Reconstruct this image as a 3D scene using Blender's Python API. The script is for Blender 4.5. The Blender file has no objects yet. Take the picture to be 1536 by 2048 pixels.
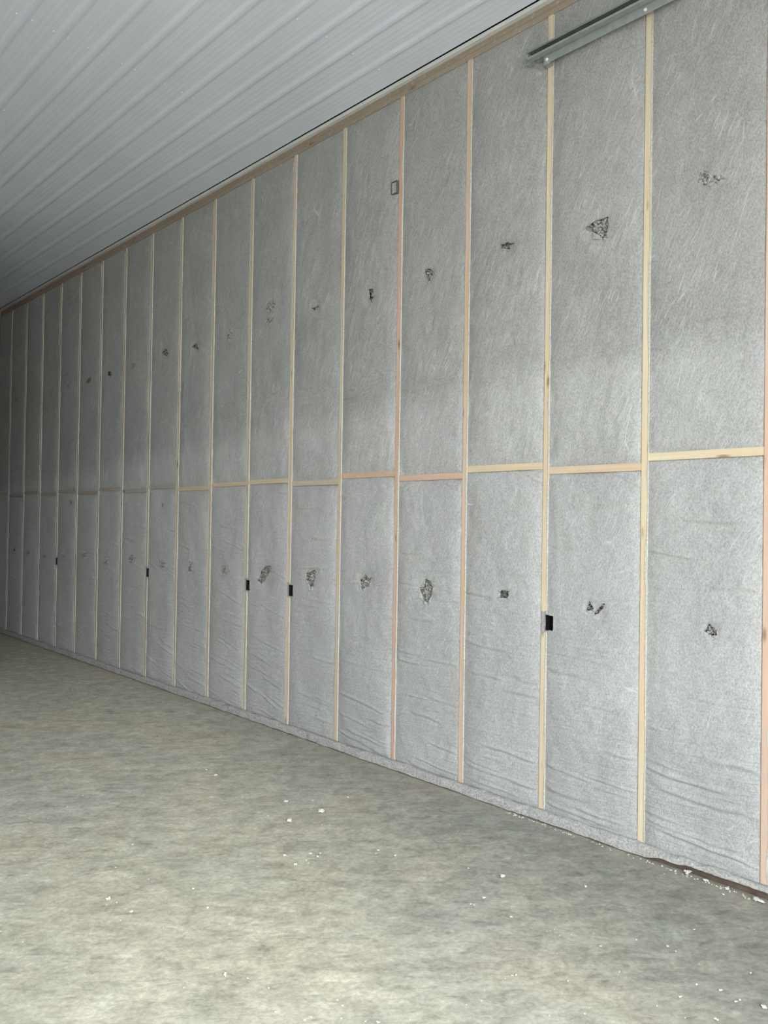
import bpy, math, random
import numpy as np
from mathutils import Matrix, Vector

random.seed(7)
SC = bpy.context.scene
COL = SC.collection

# ------------------------------------------------------------------ camera
D, H0 = 3.7306, 1.692                      # distance from the netted wall, eye height
YAW, PIT, ROL, F = 0.763196, 0.011816, 0.015080, 1538.0
_f = np.array([math.sin(YAW) * math.cos(PIT), math.cos(YAW) * math.cos(PIT), math.sin(PIT)])
_r0 = np.array([math.cos(YAW), -math.sin(YAW), 0.0])
_u0 = np.cross(_r0, _f)
_r = math.cos(ROL) * _r0 + math.sin(ROL) * _u0
_u = -math.sin(ROL) * _r0 + math.cos(ROL) * _u0
CAM = np.array([-D, 0.0, H0])
cam = bpy.data.objects.new('camera', bpy.data.cameras.new('camera'))
COL.objects.link(cam)
cam.matrix_world = Matrix(((_r[0], _u[0], -_f[0], CAM[0]), (_r[1], _u[1], -_f[1], CAM[1]),
                           (_r[2], _u[2], -_f[2], CAM[2]), (0, 0, 0, 1)))
cam.data.sensor_fit = 'VERTICAL'
cam.data.sensor_height = 36.0
cam.data.lens = F / 2048.0 * 36.0
cam.data.clip_start = 0.05
SC.camera = cam

# ------------------------------------------------------------------ light: an even bright overcast sky, let in by the open overhead door
W = bpy.data.worlds.new('sky')
SC.world = W
W.use_nodes = True
bg = W.node_tree.nodes['Background']
bg.inputs['Color'].default_value = (0.93, 0.97, 1.0, 1)
bg.inputs['Strength'].default_value = 1.6
SC.view_settings.view_transform = 'Standard'
SC.view_settings.look = 'None'
SC.view_settings.exposure = 2.53
SC.view_settings.gamma = 1.0
SC.view_settings.use_curve_mapping = False
SC.cycles.max_bounces = 10
SC.cycles.diffuse_bounces = 8

# room measures
S = 0.6096                                  # stud spacing
Y0 = 1.3408                                 # stud 0
def YS(k): return Y0 + k * S
K0, K1 = -5, 17                             # first and last stud
PX, PY = -1.5, 8.4
YN, YF, XL = -0.8, 12.22, -19.0            # near wall, far wall, opposite wall
HW = 4.717                                  # underside of the ceiling trim
HC = 4.749                                  # ceiling pans at the netted wall
SL = 0.037                                  # ceiling rises away from the wall
DOORS, DH = ((-7.6, -1.4),), 4.2                # the open overhead door in the near wall

for _x0, _x1 in DOORS:
    portal = bpy.data.lights.new('door_portal', 'AREA')
    portal.shape = 'RECTANGLE'; portal.size = _x1 - _x0; portal.size_y = DH
    portal.cycles.is_portal = True
    po = bpy.data.objects.new('door_portal', portal)
    COL.objects.link(po)
    po.location = ((_x0 + _x1) / 2, YN - 0.1, DH / 2)
    po.rotation_euler = (math.radians(-90), 0, math.radians(180))
# the sun stands to one side, behind the roof line: it lights the yard, not the room
sun = bpy.data.lights.new('sun', 'SUN')
sun.energy = 4.0; sun.angle = math.radians(0.6); sun.color = (1.0, 0.96, 0.9)
so = bpy.data.objects.new('sun', sun)
COL.objects.link(so)
so.rotation_euler = (math.radians(-20), math.radians(-38), 0)

# ------------------------------------------------------------------ helpers
def at_wall(px, py, x=-0.014):
    """the (y, z) of a photograph pixel on the netting"""
    d = _r * (px - 768) / F - _u * (py - 1024) / F + _f
    t = (x + D) / d[0]
    p = CAM + t * d
    return p[1], p[2]

def at_floor(px, py):
    d = _r * (px - 768) / F - _u * (py - 1024) / F + _f
    p = CAM - d * (H0 / d[2])
    return p[0], p[1]

def props(o, label=None, cat=None, group=None, kind=None):
    if label: o['label'] = label
    if cat: o['category'] = cat
    if group: o['group'] = group
    if kind: o['kind'] = kind
    return o

def link(name, me, mat=None, parent=None):
    o = bpy.data.objects.new(name, me)
    COL.objects.link(o)
    if mat is not None and not me.materials: me.materials.append(mat)
    if parent is not None: o.parent = parent
    return o

def empty(name, loc):
    o = bpy.data.objects.new(name, None)
    o.location = loc; o.empty_display_size = 0.1
    COL.objects.link(o)
    return o

def mesh_np(name, V, Fq, smooth=True):
    """numpy verts (n,3), faces (m,k)"""
    V = np.asarray(V, dtype=np.float32); Fq = np.asarray(Fq, dtype=np.int32)
    used = np.unique(Fq)
    if len(used) < len(V):
        mp = np.full(len(V), -1, np.int32); mp[used] = np.arange(len(used))
        V = V[used]; Fq = mp[Fq]
    me = bpy.data.meshes.new(name)
    k = Fq.shape[1]
    me.vertices.add(len(V)); me.vertices.foreach_set('co', V.ravel())
    me.loops.add(Fq.size); me.loops.foreach_set('vertex_index', Fq.ravel())
    me.polygons.add(len(Fq))
    me.polygons.foreach_set('loop_start', np.arange(0, Fq.size, k, dtype=np.int32))
    me.polygons.foreach_set('use_smooth', np.full(len(Fq), smooth))
    me.update(calc_edges=True)
    me.validate()
    return me

BOXF = [(0, 3, 2, 1), (4, 5, 6, 7), (0, 1, 5, 4), (1, 2, 6, 5), (2, 3, 7, 6), (3, 0, 4, 7)]
def boxv(x0, x1, y0, y1, z0, z1):
    return [(x0, y0, z0), (x1, y0, z0), (x1, y1, z0), (x0, y1, z0), (x0, y0, z1), (x1, y0, z1), (x1, y1, z1), (x0, y1, z1)]
def boxes(name, L, mat, parent=None):
    V, Q = [], []
    for b in L:
        n = len(V); V += boxv(*b); Q += [tuple(i + n for i in f) for f in BOXF]
    return link(name, mesh_np(name, V, Q, False), mat, parent)

def extrude_y(name, prof, y0, y1, mat, parent=None, closed=True, smooth=False, caps=True):
    n = len(prof)
    V = [(x, y0, z) for x, z in prof] + [(x, y1, z) for x, z in prof]
    me = bpy.data.meshes.new(name)
    Q = [(i, (i + 1) % n, n + (i + 1) % n, n + i) for i in range(n if closed else n - 1)]
    if closed and caps: Q += [tuple(range(n - 1, -1, -1)), tuple(range(n, 2 * n))]
    me.from_pydata(V, [], Q)
    if smooth: me.polygons.foreach_set('use_smooth', [True] * len(Q))
    me.update()
    return link(name, me, mat, parent)

# ---- value noise on a lattice (numpy)
_rng = np.random.default_rng(3)
_TAB = _rng.random((256, 256)) * 2 - 1
def vn(a, b, seed=0):
    a = np.asarray(a, float) + seed * 17.31; b = np.asarray(b, float) + seed * 7.77
    i = np.floor(a).astype(int); j = np.floor(b).astype(int)
    u = a - i; v = b - j
    u = u * u * (3 - 2 * u); v = v * v * (3 - 2 * v)
    T = lambda p, q: _TAB[p % 256, q % 256]
    return (T(i, j) * (1 - u) + T(i + 1, j) * u) * (1 - v) + (T(i, j + 1) * (1 - u) + T(i + 1, j + 1) * u) * v
def fbm(a, b, seed=0, oct=3):
    s = 0; w = 1
    for o in range(oct):
        s = s + w * vn(a * 2 ** o, b * 2 ** o, seed + o); w *= 0.5
    return s

# ------------------------------------------------------------------ materials
def new_mat(name):
    m = bpy.data.materials.new(name); m.use_nodes = True
    return m, m.node_tree.nodes, m.node_tree.links, m.node_tree.nodes['Principled BSDF']
class G:
    """tiny node-graph writer"""
    def __init__(s, n, l): s.n, s.l = n, l
    def add(s, t, **kw):
        x = s.n.new(t)
        for k, v in kw.items(): setattr(x, k, v)
        return x
    def put(s, sock, v):
        if v is None: return
        if hasattr(v, 'is_output'): s.l.new(v, sock)
        else: sock.default_value = v
    def math(s, op, a, b=None, c=None, clamp=False):
        x = s.add('ShaderNodeMath', operation=op, use_clamp=clamp)
        for i, v in enumerate((a, b, c)): s.put(x.inputs[i], v) if v is not None else None
        return x.outputs[0]
    def co(s): return s.add('ShaderNodeTexCoord').outputs['Object']
    def mp(s, v, loc=(0, 0, 0), rot=(0, 0, 0), sc=(1, 1, 1)):
        if any(rot) and tuple(sc) != (1, 1, 1):            # turn first, then stretch
            v = s.mp(v, rot=rot); rot = (0, 0, 0)
        x = s.add('ShaderNodeMapping'); s.put(x.inputs['Vector'], v)
        x.inputs['Location'].default_value = loc; x.inputs['Rotation'].default_value = rot; x.inputs['Scale'].default_value = sc
        return x.outputs[0]
    def noise(s, v, scale, detail=3, rough=0.55, dist=0):
        x = s.add('ShaderNodeTexNoise'); s.put(x.inputs['Vector'], v)
        x.inputs['Scale'].default_value = scale; x.inputs['Detail'].default_value = detail
        x.inputs['Roughness'].default_value = rough; x.inputs['Distortion'].default_value = dist
        return x.outputs['Fac']
    def vor(s, v, scale, feature='F1', out='Distance', rnd=1.0):
        x = s.add('ShaderNodeTexVoronoi', feature=feature); s.put(x.inputs['Vector'], v)
        x.inputs['Scale'].default_value = scale; x.inputs['Randomness'].default_value = rnd
        return x.outputs[out]
    def ramp(s, v, *stops):
        x = s.add('ShaderNodeValToRGB'); s.put(x.inputs[0], v)
        e = x.color_ramp.elements
        while len(e) < len(stops): e.new(0.5)
        for el, (p, c) in zip(e, stops):
            el.position = p; el.color = (c, c, c, 1) if not hasattr(c, '__len__') else (*c, 1)
        return x.outputs[0]
    def mix(s, f, a, b, mode='MIX'):
        x = s.add('ShaderNodeMix', data_type='RGBA', blend_type=mode)
        s.put(x.inputs[0], f)
        for i, v in ((6, a), (7, b)):
            if hasattr(v, 'is_output'): s.l.new(v, x.inputs[i])
            else: x.inputs[i].default_value = (*v, 1) if len(v) == 3 else v
        return x.outputs[2]
    def bump(s, h, strength, dist, nrm=None):
        x = s.add('ShaderNodeBump'); s.put(x.inputs['Height'], h)
        x.inputs['Strength'].default_value = strength; x.inputs['Distance'].default_value = dist
        if nrm is not None: s.l.new(nrm, x.inputs['Normal'])
        return x.outputs[0]
    def xyz(s, v):
        x = s.add('ShaderNodeSeparateXYZ'); s.put(x.inputs[0], v); return x.outputs

def simple(name, col, rough=0.6, metal=0.0, var=0.12, scale=30, bump=0.0):
    m, n, l, b = new_mat(name); g = G(n, l)
    t = g.noise(g.co(), scale, 4)
    k = g.ramp(t, (0.25, 1 - var), (0.75, 1 + var))
    l.new(g.mix(1.0, col, k, 'MULTIPLY'), b.inputs['Base Color'])
    b.inputs['Roughness'].default_value = rough; b.inputs['Metallic'].default_value = metal
    if bump: l.new(g.bump(t, bump, 0.004), b.inputs['Normal'])
    return m

def netting_mat():
    m, n, l, b = new_mat('insulation_netting'); g = G(n, l)
    co = g.co(); c = g.xyz(co)
    fine = g.noise(g.mp(co, sc=(1, 1.25, 0.8)), 105, 4, 0.72)
    mid = g.noise(co, 20, 4, 0.6)
    broad = g.noise(co, 1.7, 4, 0.55)
    # brushed fibres: long thin streaks that lean over, up the wall
    v1 = g.mp(co, rot=(math.radians(-34), 0, 0), sc=(1, 120, 9))
    v2 = g.mp(co, rot=(math.radians(-22), 0, 0), sc=(1, 95, 7))
    st = g.math('MAXIMUM', g.noise(v1, 1, 2, 0.5), g.noise(v2, 1, 2, 0.5))
    st = g.ramp(st, (0.55, 0.0), (0.75, 1.0))
    patch = g.ramp(g.noise(co, 3.2, 2), (0.40, 0.15), (0.60, 1.0))
    st = g.math('MULTIPLY', g.math('MULTIPLY', st, patch), g.math('ADD', g.math('MULTIPLY', c[2], 0.42), 0.1, clamp=True))
    # a few single long scratches
    sv = g.mp(co, rot=(math.radians(-26), 0, 0), sc=(1, 9, 1.1))
    scr = g.ramp(g.vor(sv, 1.0, 'DISTANCE_TO_EDGE'), (0.0, 1.0), (0.010, 0.0))
    scr = g.math('MULTIPLY', scr, g.ramp(g.noise(co, 6.5, 2), (0.52, 0.0), (0.62, 1.0)))
    # horizontal fine creasing, stronger low on the wall
    hv = g.mp(co, rot=(math.radians(3), 0, 0), sc=(1, 3.2, 36))
    hz = g.noise(hv, 1, 3, 0.6, 0.4)
    low = g.math('SUBTRACT', 1.0, g.math('DIVIDE', c[2], 2.4), clamp=True)
    # doubled netting below the overlap, which runs down towards the far end
    wob = g.math('MULTIPLY', g.math('SUBTRACT', g.noise(co, 2.5, 2), 0.5), 0.12)
    ov = g.math('ADD', g.math('MULTIPLY', c[1], 0.05), g.math('ADD', c[2], wob))
    ov = g.ramp(g.math('SUBTRACT', ov, 2.2), (0.40, 1.0), (0.57, 0.0))
    k = g.ramp(broad, (0.3, 0.90), (0.7, 1.07))
    k2 = g.ramp(mid, (0.3, 0.95), (0.7, 1.04))
    k3 = g.ramp(fine, (0.32, 0.70), (0.68, 1.25))
    base = g.mix(ov, (0.350, 0.352, 0.341), (0.436, 0.438, 0.427))
    base = g.mix(1.0, base, k, 'MULTIPLY'); base = g.mix(1.0, base, k2, 'MULTIPLY'); base = g.mix(1.0, base, k3, 'MULTIPLY')
    base = g.mix(g.math('MULTIPLY', st, 0.5), base, (0.66, 0.67, 0.67))
    base = g.mix(g.math('MULTIPLY', scr, 0.5), base, (0.72, 0.73, 0.73))
    l.new(base, b.inputs['Base Color'])
    b.inputs['Roughness'].default_value = 0.62
    b.inputs['Specular IOR Level'].default_value = 0.35
    b.inputs['Sheen Weight'].default_value = 0.15
    h = g.math('ADD', g.math('MULTIPLY', fine, 0.6), g.math('MULTIPLY', mid, 0.7))
    h = g.math('ADD', h, g.math('MULTIPLY', st, 0.25))
    h = g.math('ADD', h, g.math('MULTIPLY', scr, 0.25))
    h = g.math('ADD', h, g.math('MULTIPLY', g.math('MULTIPLY', hz, low), 2.6))
    l.new(g.bump(h, 0.7, 0.006), b.inputs['Normal'])
    return m

def wood_mat(name, axis):
    m, n, l, b = new_mat(name); g = G(n, l)
    oi = g.add('ShaderNodeObjectInfo')
    off = g.add('ShaderNodeVectorMath', operation='SCALE'); off.inputs[0].default_value = (13.1, 7.7, 31.3)
    l.new(oi.outputs['Random'], off.inputs['Scale'])
    add = g.add('ShaderNodeVectorMath', operation='ADD'); l.new(g.co(), add.inputs[0]); l.new(off.outputs[0], add.inputs[1])
    v = add.outputs[0]
    sc = (60, 60, 1.6) if axis == 'z' else (60, 1.6, 60)
    gr = g.noise(g.mp(v, sc=sc), 1, 4, 0.6, 0.6)
    ks = (26, 26, 2.2) if axis == 'z' else (26, 2.2, 26)
    kn = g.ramp(g.vor(g.mp(v, sc=(11, 11, 3.3) if axis == 'z' else (11, 3.3, 11)), 1.0), (0.06, 1.0), (0.16, 0.0))
    tone = g.noise(g.mp(v, sc=(3, 3, 0.9) if axis == 'z' else (3, 0.9, 3)), 1, 2)
    col = g.mix(1.0, oi.outputs['Color'], g.ramp(gr, (0.25, 0.82), (0.75, 1.12)), 'MULTIPLY')
    col = g.mix(g.ramp(tone, (0.42, 0.0), (0.66, 0.55)), col, g.mix(1.0, oi.outputs['Color'], (1.02, 0.84, 0.74), 'MULTIPLY'))
    col = g.mix(g.math('MULTIPLY', kn, 0.7), col, (0.16, 0.085, 0.045))
    dust = g.ramp(g.noise(v, 42, 4, 0.7), (0.56, 0.0), (0.68, 0.5))
    col = g.mix(dust, col, (0.55, 0.54, 0.50))
    l.new(col, b.inputs['Base Color'])
    b.inputs['Roughness'].default_value = 0.75
    l.new(g.bump(gr, 0.25, 0.002), b.inputs['Normal'])
    return m

def floor_mat():
    m, n, l, b = new_mat('dusty_concrete'); g = G(n, l)
    co = g.co()
    a = math.radians(37)                                    # the trowel swept roughly across the bay
    v = g.mp(co, rot=(0, 0, a), sc=(2.6, 7.0, 1))
    warp = g.add('ShaderNodeTexNoise'); g.put(warp.inputs['Vector'], co); warp.inputs['Scale'].default_value = 1.3; warp.inputs['Detail'].default_value = 2
    wv = g.add('ShaderNodeVectorMath', operation='MULTIPLY_ADD'); l.new(warp.outputs['Color'], wv.inputs[0]); wv.inputs[1].default_value = (1.4, 1.4, 0); l.new(v, wv.inputs[2])
    streak = g.noise(wv.outputs[0], 1.0, 7, 0.62, 0.3)
    streak2 = g.noise(g.mp(co, rot=(0, 0, math.radians(40)), sc=(8.5, 24, 1)), 1.0, 5, 0.65, 0.9)
    mott = g.noise(co, 9.0, 5, 0.65, 0.5)
    patch = g.noise(co, 0.55, 4, 0.55, 0.4)
    patch2 = g.noise(g.mp(co, loc=(5, 3, 0)), 1.5, 5, 0.6, 0.3)
    fine = g.noise(co, 42, 6, 0.75)
    speck = g.ramp(g.vor(co, 38.0), (0.02, 1.0), (0.1, 0.0))
    col = g.mix(g.ramp(patch, (0.38, 0.0), (0.62, 1.0)), (0.560, 0.525, 0.415), (0.515, 0.510, 0.432))
    col = g.mix(g.ramp(patch2, (0.48, 0.0), (0.72, 0.8)), col, (0.590, 0.515, 0.400))
    k = g.ramp(streak, (0.3, 0.80), (0.48, 0.98), (0.72, 1.12))
    col = g.mix(1.0, col, k, 'MULTIPLY')
    col = g.mix(1.0, col, g.ramp(streak2, (0.30, 0.70), (0.44, 0.96), (0.70, 1.14)), 'MULTIPLY')
    col = g.mix(1.0, col, g.ramp(mott, (0.32, 0.78), (0.68, 1.17)), 'MULTIPLY')
    col = g.mix(g.ramp(g.noise(co, 4.2, 4, 0.6), (0.5, 0.0), (0.7, 0.5)), col, g.mix(1.0, col, (0.88, 0.96, 0.90), 'MULTIPLY'))
    col = g.mix(1.0, col, g.ramp(fine, (0.32, 0.76), (0.68, 1.20)), 'MULTIPLY')
    dusty = g.math('MULTIPLY', speck, g.ramp(g.noise(co, 2.1, 3), (0.55, 0.0), (0.7, 0.55)))
    col = g.mix(dusty, col, (0.60, 0.59, 0.54))
    # greyer concrete on the door side, darkened further to paint in dimmer light
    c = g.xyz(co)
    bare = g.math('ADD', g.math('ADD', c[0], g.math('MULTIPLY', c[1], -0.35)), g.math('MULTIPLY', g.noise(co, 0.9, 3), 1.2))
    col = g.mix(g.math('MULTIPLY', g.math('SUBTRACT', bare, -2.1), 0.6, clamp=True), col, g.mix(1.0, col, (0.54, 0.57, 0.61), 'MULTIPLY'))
    # brown dust swept along the sill
    sill = g.ramp(g.math('ADD', g.math('MULTIPLY', c[0], -1.0), g.math('MULTIPLY', g.noise(co, 3, 3), 0.25)), (0.10, 0.55), (0.32, 0.0))
    col = g.mix(sill, col, (0.40, 0.345, 0.285))
    l.new(col, b.inputs['Base Color'])
    l.new(g.ramp(streak, (0.3, 0.50), (0.7, 0.75)), b.inputs['Roughness'])
    b.inputs['Specular IOR Level'].default_value = 0.25
    h = g.math('ADD', g.math('MULTIPLY', streak2, 0.8), g.math('MULTIPLY', fine, 0.35))
    l.new(g.bump(h, 0.45, 0.006), b.inputs['Normal'])
    return m

def fluff_mat(name, ca, cb, scale=85, bump=0.6, dist=0.004):
    m, n, l, b = new_mat(name); g = G(n, l)
    co = g.co()
    t = g.noise(co, scale, 5, 0.7)
    l.new(g.ramp(t, (0.40, ca), (0.60, cb)), b.inputs['Base Color'])
    b.inputs['Roughness'].default_value = 0.95
    b.inputs['Specular IOR Level'].default_value = 0.1
    l.new(g.bump(t, bump, dist), b.inputs['Normal'])
    return m

def steel_mat():
    m, n, l, b = new_mat('white_painted_steel'); g = G(n, l)
    co = g.co()
    t = g.noise(g.mp(co, sc=(6, 0.5, 1)), 1, 4, 0.6)
    d = g.noise(co, 1.1, 3)
    col = g.mix(1.0, (0.745, 0.805, 0.900), g.ramp(t, (0.3, 0.985), (0.7, 1.01)), 'MULTIPLY')
    col = g.mix(1.0, col, g.ramp(d, (0.3, 0.95), (0.7, 1.03)), 'MULTIPLY')
    l.new(col, b.inputs['Base Color'])
    b.inputs['Roughness'].default_value = 0.42
    b.inputs['Specular IOR Level'].default_value = 0.45
    l.new(g.bump(g.noise(co, 2.2, 2), 0.08, 0.03), b.inputs['Normal'])
    return m

NET = netting_mat()
WZ, WY = wood_mat('lumber_upright', 'z'), wood_mat('lumber_flat', 'y')
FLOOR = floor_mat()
FLUFF = fluff_mat('blown_insulation', (0.025, 0.025, 0.022), (0.36, 0.36, 0.33), 75)
WOOL = fluff_mat('grey_wool', (0.07, 0.07, 0.066), (0.50, 0.50, 0.47), 75)
TUFT = fluff_mat('white_fluff', (0.50, 0.485, 0.43), (0.76, 0.74, 0.67), 7, 0.25, 0.002)
ROLL = fluff_mat('dusty_netting', (0.31, 0.305, 0.285), (0.50, 0.495, 0.475), 85, 0.6, 0.005)
STEEL = steel_mat()
HEM = simple('netting_edge', (0.58, 0.56, 0.49), 0.85, 0, 0.25, 90, 0.5)
PLY = simple('grey_sheathing', (0.10, 0.10, 0.098), 0.8, 0, 0.15, 8)
TRIM = simple('white_trim', (0.66, 0.67, 0.67), 0.5, 0, 0.06, 9)
GALV = simple('galvanised_steel', (0.36, 0.39, 0.385), 0.5, 0.35, 0.14, 26)
GALVD = simple('track_steel', (0.26, 0.29, 0.285), 0.45, 0.5, 0.14, 26)
BLACK = simple('black_plastic', (0.006, 0.006, 0.007), 0.6, 0, 0.2, 40)
WIRE = simple('grey_cable', (0.30, 0.30, 0.29), 0.6, 0, 0.2, 90)
GREYP = simple('dark_grey_box', (0.13, 0.13, 0.13), 0.7, 0, 0.3, 60)
SILL = simple('dark_treated_lumber', (0.105, 0.075, 0.055), 0.8, 0, 0.3, 22, 0.3)
SCREW = simple('white_screw', (0.86, 0.87, 0.88), 0.35, 0.1, 0.05, 50)
APRON = simple('gravel_yard', (0.40, 0.39, 0.36), 0.9, 0, 0.2, 3)

# ------------------------------------------------------------------ the room shell
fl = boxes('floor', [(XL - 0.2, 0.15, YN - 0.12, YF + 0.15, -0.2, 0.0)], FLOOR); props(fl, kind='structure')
gr = boxes('ground', [(-60, 55, -90, YN - 0.16, -0.25, -0.03)], APRON); props(gr, kind='structure')
wl = boxes('wall_left', [(XL - 0.2, XL, YN, YF, 0, 5.6)], PLY); props(wl, kind='structure')
DX0, DX1 = DOORS[0]
wn = boxes('wall_near', [(DX1, 0.18, YN - 0.15, YN, 0, 5.6), (XL - 0.2, DX0, YN - 0.15, YN, 0, 5.6), (DX0, DX1, YN - 0.15, YN, DH, 5.6)], PLY)
props(wn, kind='structure')
WR = boxes('wall_right', [(0.141, 0.18, YN, YF + 0.15, 0, 5.6)], PLY); props(WR, kind='structure')
CE = boxes('ceiling', [(XL - 0.2, 0.18, YN - 0.15, YF + 0.15, 5.6, 5.7)], PLY); props(CE, kind='structure')

# unseen cross wall added on the left to shade the far end
wi = boxes('wall_added_shade', [(XL, PX, PY, PY + 0.14, 0, 5.6)], PLY); props(wi, kind='structure')

# ceiling sheets: three ribbed feet wide, end lapped over the truss at 5.04 m
RIB, PW = 0.2286, 0.9144
def zc(x): return HC - SL * x
def sheet_profile(x0):
    pts = [(x0, 0.0)]
    for r in range(4):
        c = x0 - 0.045 - r * RIB
        pts += [(c + 0.036, 0), (c + 0.010, -0.0072), (c - 0.010, -0.0072), (c - 0.036, 0)]
        for q in (0.076, 0.114, 0.152):
            m_ = c - q
            if r == 3 and q > 0.13: continue
            pts += [(m_ + 0.012, 0), (m_ + 0.004, -0.0005), (m_ - 0.004, -0.0005), (m_ - 0.012, 0)]
    pts.append((x0 - PW, 0.0))
    return pts
_sheet = {}
def ceiling_sheet(i, y0, y1):
    x0 = 0.02 - i * PW
    prof = [(x, zc(x) + dz) for x, dz in sheet_profile(x0)]
    if i == 0: prof = [(-0.0345, zc(-0.0345))] + [p for p in prof if p[0] < -0.066]     # the first sheet stops short of the J-channel
    return extrude_y('ceiling_panel', prof, y0, y1, STEEL, CE, closed=False)
def screw_mesh():
    V, Q = [], []
    for z, r in ((0, 0.007), (-0.002, 0.007), (-0.0021, 0.0042), (-0.0055, 0.004)):
        for a in range(6): V.append((r * math.cos(a * math.pi / 3), r * math.sin(a * math.pi / 3), z))
    for ring in range(3):
        for a in range(6):
            Q.append((ring * 6 + a, ring * 6 + (a + 1) % 6, ring * 6 + 6 + (a + 1) % 6, ring * 6 + 6 + a))
    Q.append(tuple(range(18, 24)))
    me = bpy.data.meshes.new('screw'); me.from_pydata(V, [], Q); me.update(); me.materials.append(SCREW)
    return me
SM = screw_mesh()
TRUSS = [3.80 + 1.255 * (j - 1) for j in range(0, 8)]
LAP = 5.05
for i in range(21):
    for (ya, yb) in ((YN, LAP + 0.04), (LAP - 0.04, YF)):
        sh = ceiling_sheet(i, ya, yb)
        if yb > LAP + 1:                               # the lapped sheet hangs a hair lower
            sh.location.z = -0.0012
        if i > 3: continue
        for ty in TRUSS:
            if not (ya < ty < yb): continue
            lapped = abs(ty - LAP) < 0.1
            if lapped and yb > LAP + 1: continue
            for r in range(4):
                xr = 0.02 - i * PW - 0.045 - r * RIB
                for sx in ((-0.048, 0.03) if lapped else (0.045,)):
                    if sx == 0.03: sx = 0.046
                    x = xr + sx
                    if x > -0.05: continue
                    s = link('screw', SM, None, sh)
                    s.location = (x, ty + random.uniform(-.006, .006), zc(x) - (0.0025 if not lapped else 0.003))

# white J-channel where ceiling meets wall
t1 = extrude_y('trim_1', [(-0.030, HW), (0.0, HW), (0.0, HW + 0.003), (-0.027, HW + 0.003), (-0.027, HW + 0.0255), (-0.030, HW + 0.0255)],
               YN, YF, TRIM)
props(t1, kind='structure')

# ------------------------------------------------------------------ framing: studs, blocking, plates (parts of the right wall)
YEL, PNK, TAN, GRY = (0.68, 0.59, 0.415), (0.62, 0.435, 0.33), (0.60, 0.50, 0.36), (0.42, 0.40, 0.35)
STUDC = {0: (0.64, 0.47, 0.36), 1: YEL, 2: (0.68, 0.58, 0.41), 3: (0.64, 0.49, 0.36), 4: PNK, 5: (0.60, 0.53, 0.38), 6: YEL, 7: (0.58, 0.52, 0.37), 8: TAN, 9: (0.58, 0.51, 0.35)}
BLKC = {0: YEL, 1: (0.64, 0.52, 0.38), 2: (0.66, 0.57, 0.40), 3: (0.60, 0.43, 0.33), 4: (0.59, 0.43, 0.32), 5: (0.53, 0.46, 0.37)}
ZP = 4.642                                              # underside of the double top plate
ZS = 0.040                                              # top of the sole plate
BT = {}                                                 # blocking: (bottom, top) per bay
_meas = {0: (2.024, 2.064), 1: (1.976, 2.016), 2: (2.006, 2.046), 3: (1.969, 2.008), 4: (2.004, 2.043), 5: (1.962, 2.002), 6: (1.99, 2.028), 7: (1.982, 2.016), 8: (1.955, 1.996), 9: (1.985, 2.022), 10: (1.955, 1.993)}
for k in range(K0, K1 + 1):
    BT[k] = _meas.get(k, (1.985, 2.023) if k % 2 else (1.955, 1.993))
BOXK = [2, 6, 7, 10, 14]
def hem(parent, y_edge, sgn, z0, z1, wmin, wmax, seed, skip=()):
    """ragged cut edge of netting lapped a few millimetres over the stud face"""
    zz = np.arange(z0, z1, 0.028 if seed < 12 else 0.06)
    V, Q = [], []
    w = np.clip(wmin + (wmax - wmin) * (0.45 + 0.9 * vn(zz * 5, zz * 0 + seed, 4) + 0.45 * vn(zz * 19, zz * 0, seed)), -0.003, wmax * 1.4)
    for i, z in enumerate(zz):
        V += [(0.004, y_edge + sgn * 0.0035, z), (-0.0035, y_edge + sgn * 0.0022, z), (-0.0022, y_edge - sgn * w[i], z)]
    for i in range(len(zz) - 1):
        if any(a < zz[i] < b_ for a, b_ in skip): continue
        n_ = i * 3
        for j in (0, 1):
            q = (n_ + j, n_ + j + 1, n_ + 4 + j, n_ + 3 + j)
            Q.append(q if sgn < 0 else q[::-1])
    return link('netting_hem', mesh_np('netting_hem', V, Q, False), HEM, parent)
for k in range(K0, K1 + 1):
    y = YS(k)
    rr = random.Random(k + 50)
    lean = rr.uniform(-0.003, 0.003)
    c = 0.003
    V, Q = [], []
    zs = [ZS, 1.2, 2.3, 3.5, ZP]
    for j, z in enumerate(zs):
        dy = lean * math.sin(j * 1.3 + k)
        V += [(0.14, y - .019, z), (0.14, y + .019, z), (c, y + .019 + dy, z), (0, y + .019 - c + dy, z), (0, y - .019 + c + dy, z), (c, y - .019 + dy, z)]
    for j in range(len(zs) - 1):
        for a in range(6): Q.append((j * 6 + a, j * 6 + (a + 1) % 6, j * 6 + 6 + (a + 1) % 6, j * 6 + 6 + a))
    st = link('stud', mesh_np('stud', V, Q, False), WZ, WR)
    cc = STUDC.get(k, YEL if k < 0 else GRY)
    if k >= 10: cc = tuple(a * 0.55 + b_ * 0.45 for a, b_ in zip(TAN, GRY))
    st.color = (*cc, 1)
    hem(st, y - .019, -1, ZS, ZP, -0.001, 0.0085 if k < 10 else 0.010, k if k >= 0 else 13)
    if k > 5: hem(st, y + .019, 1, ZS, ZP, -0.006, 0.004 if k < 10 else 0.005, k + 30)
    # blocking to the next stud
    if k < K1:
        b0, b1 = BT[k]
        bl = boxes('blocking', [(0.0005, 0.09, y + .019, YS(k + 1) - .019, b0, b1)], WY, WR)
        bc = BLKC.get(k, TAN if k < 9 else GRY); bl.color = (*bc, 1)
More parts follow.
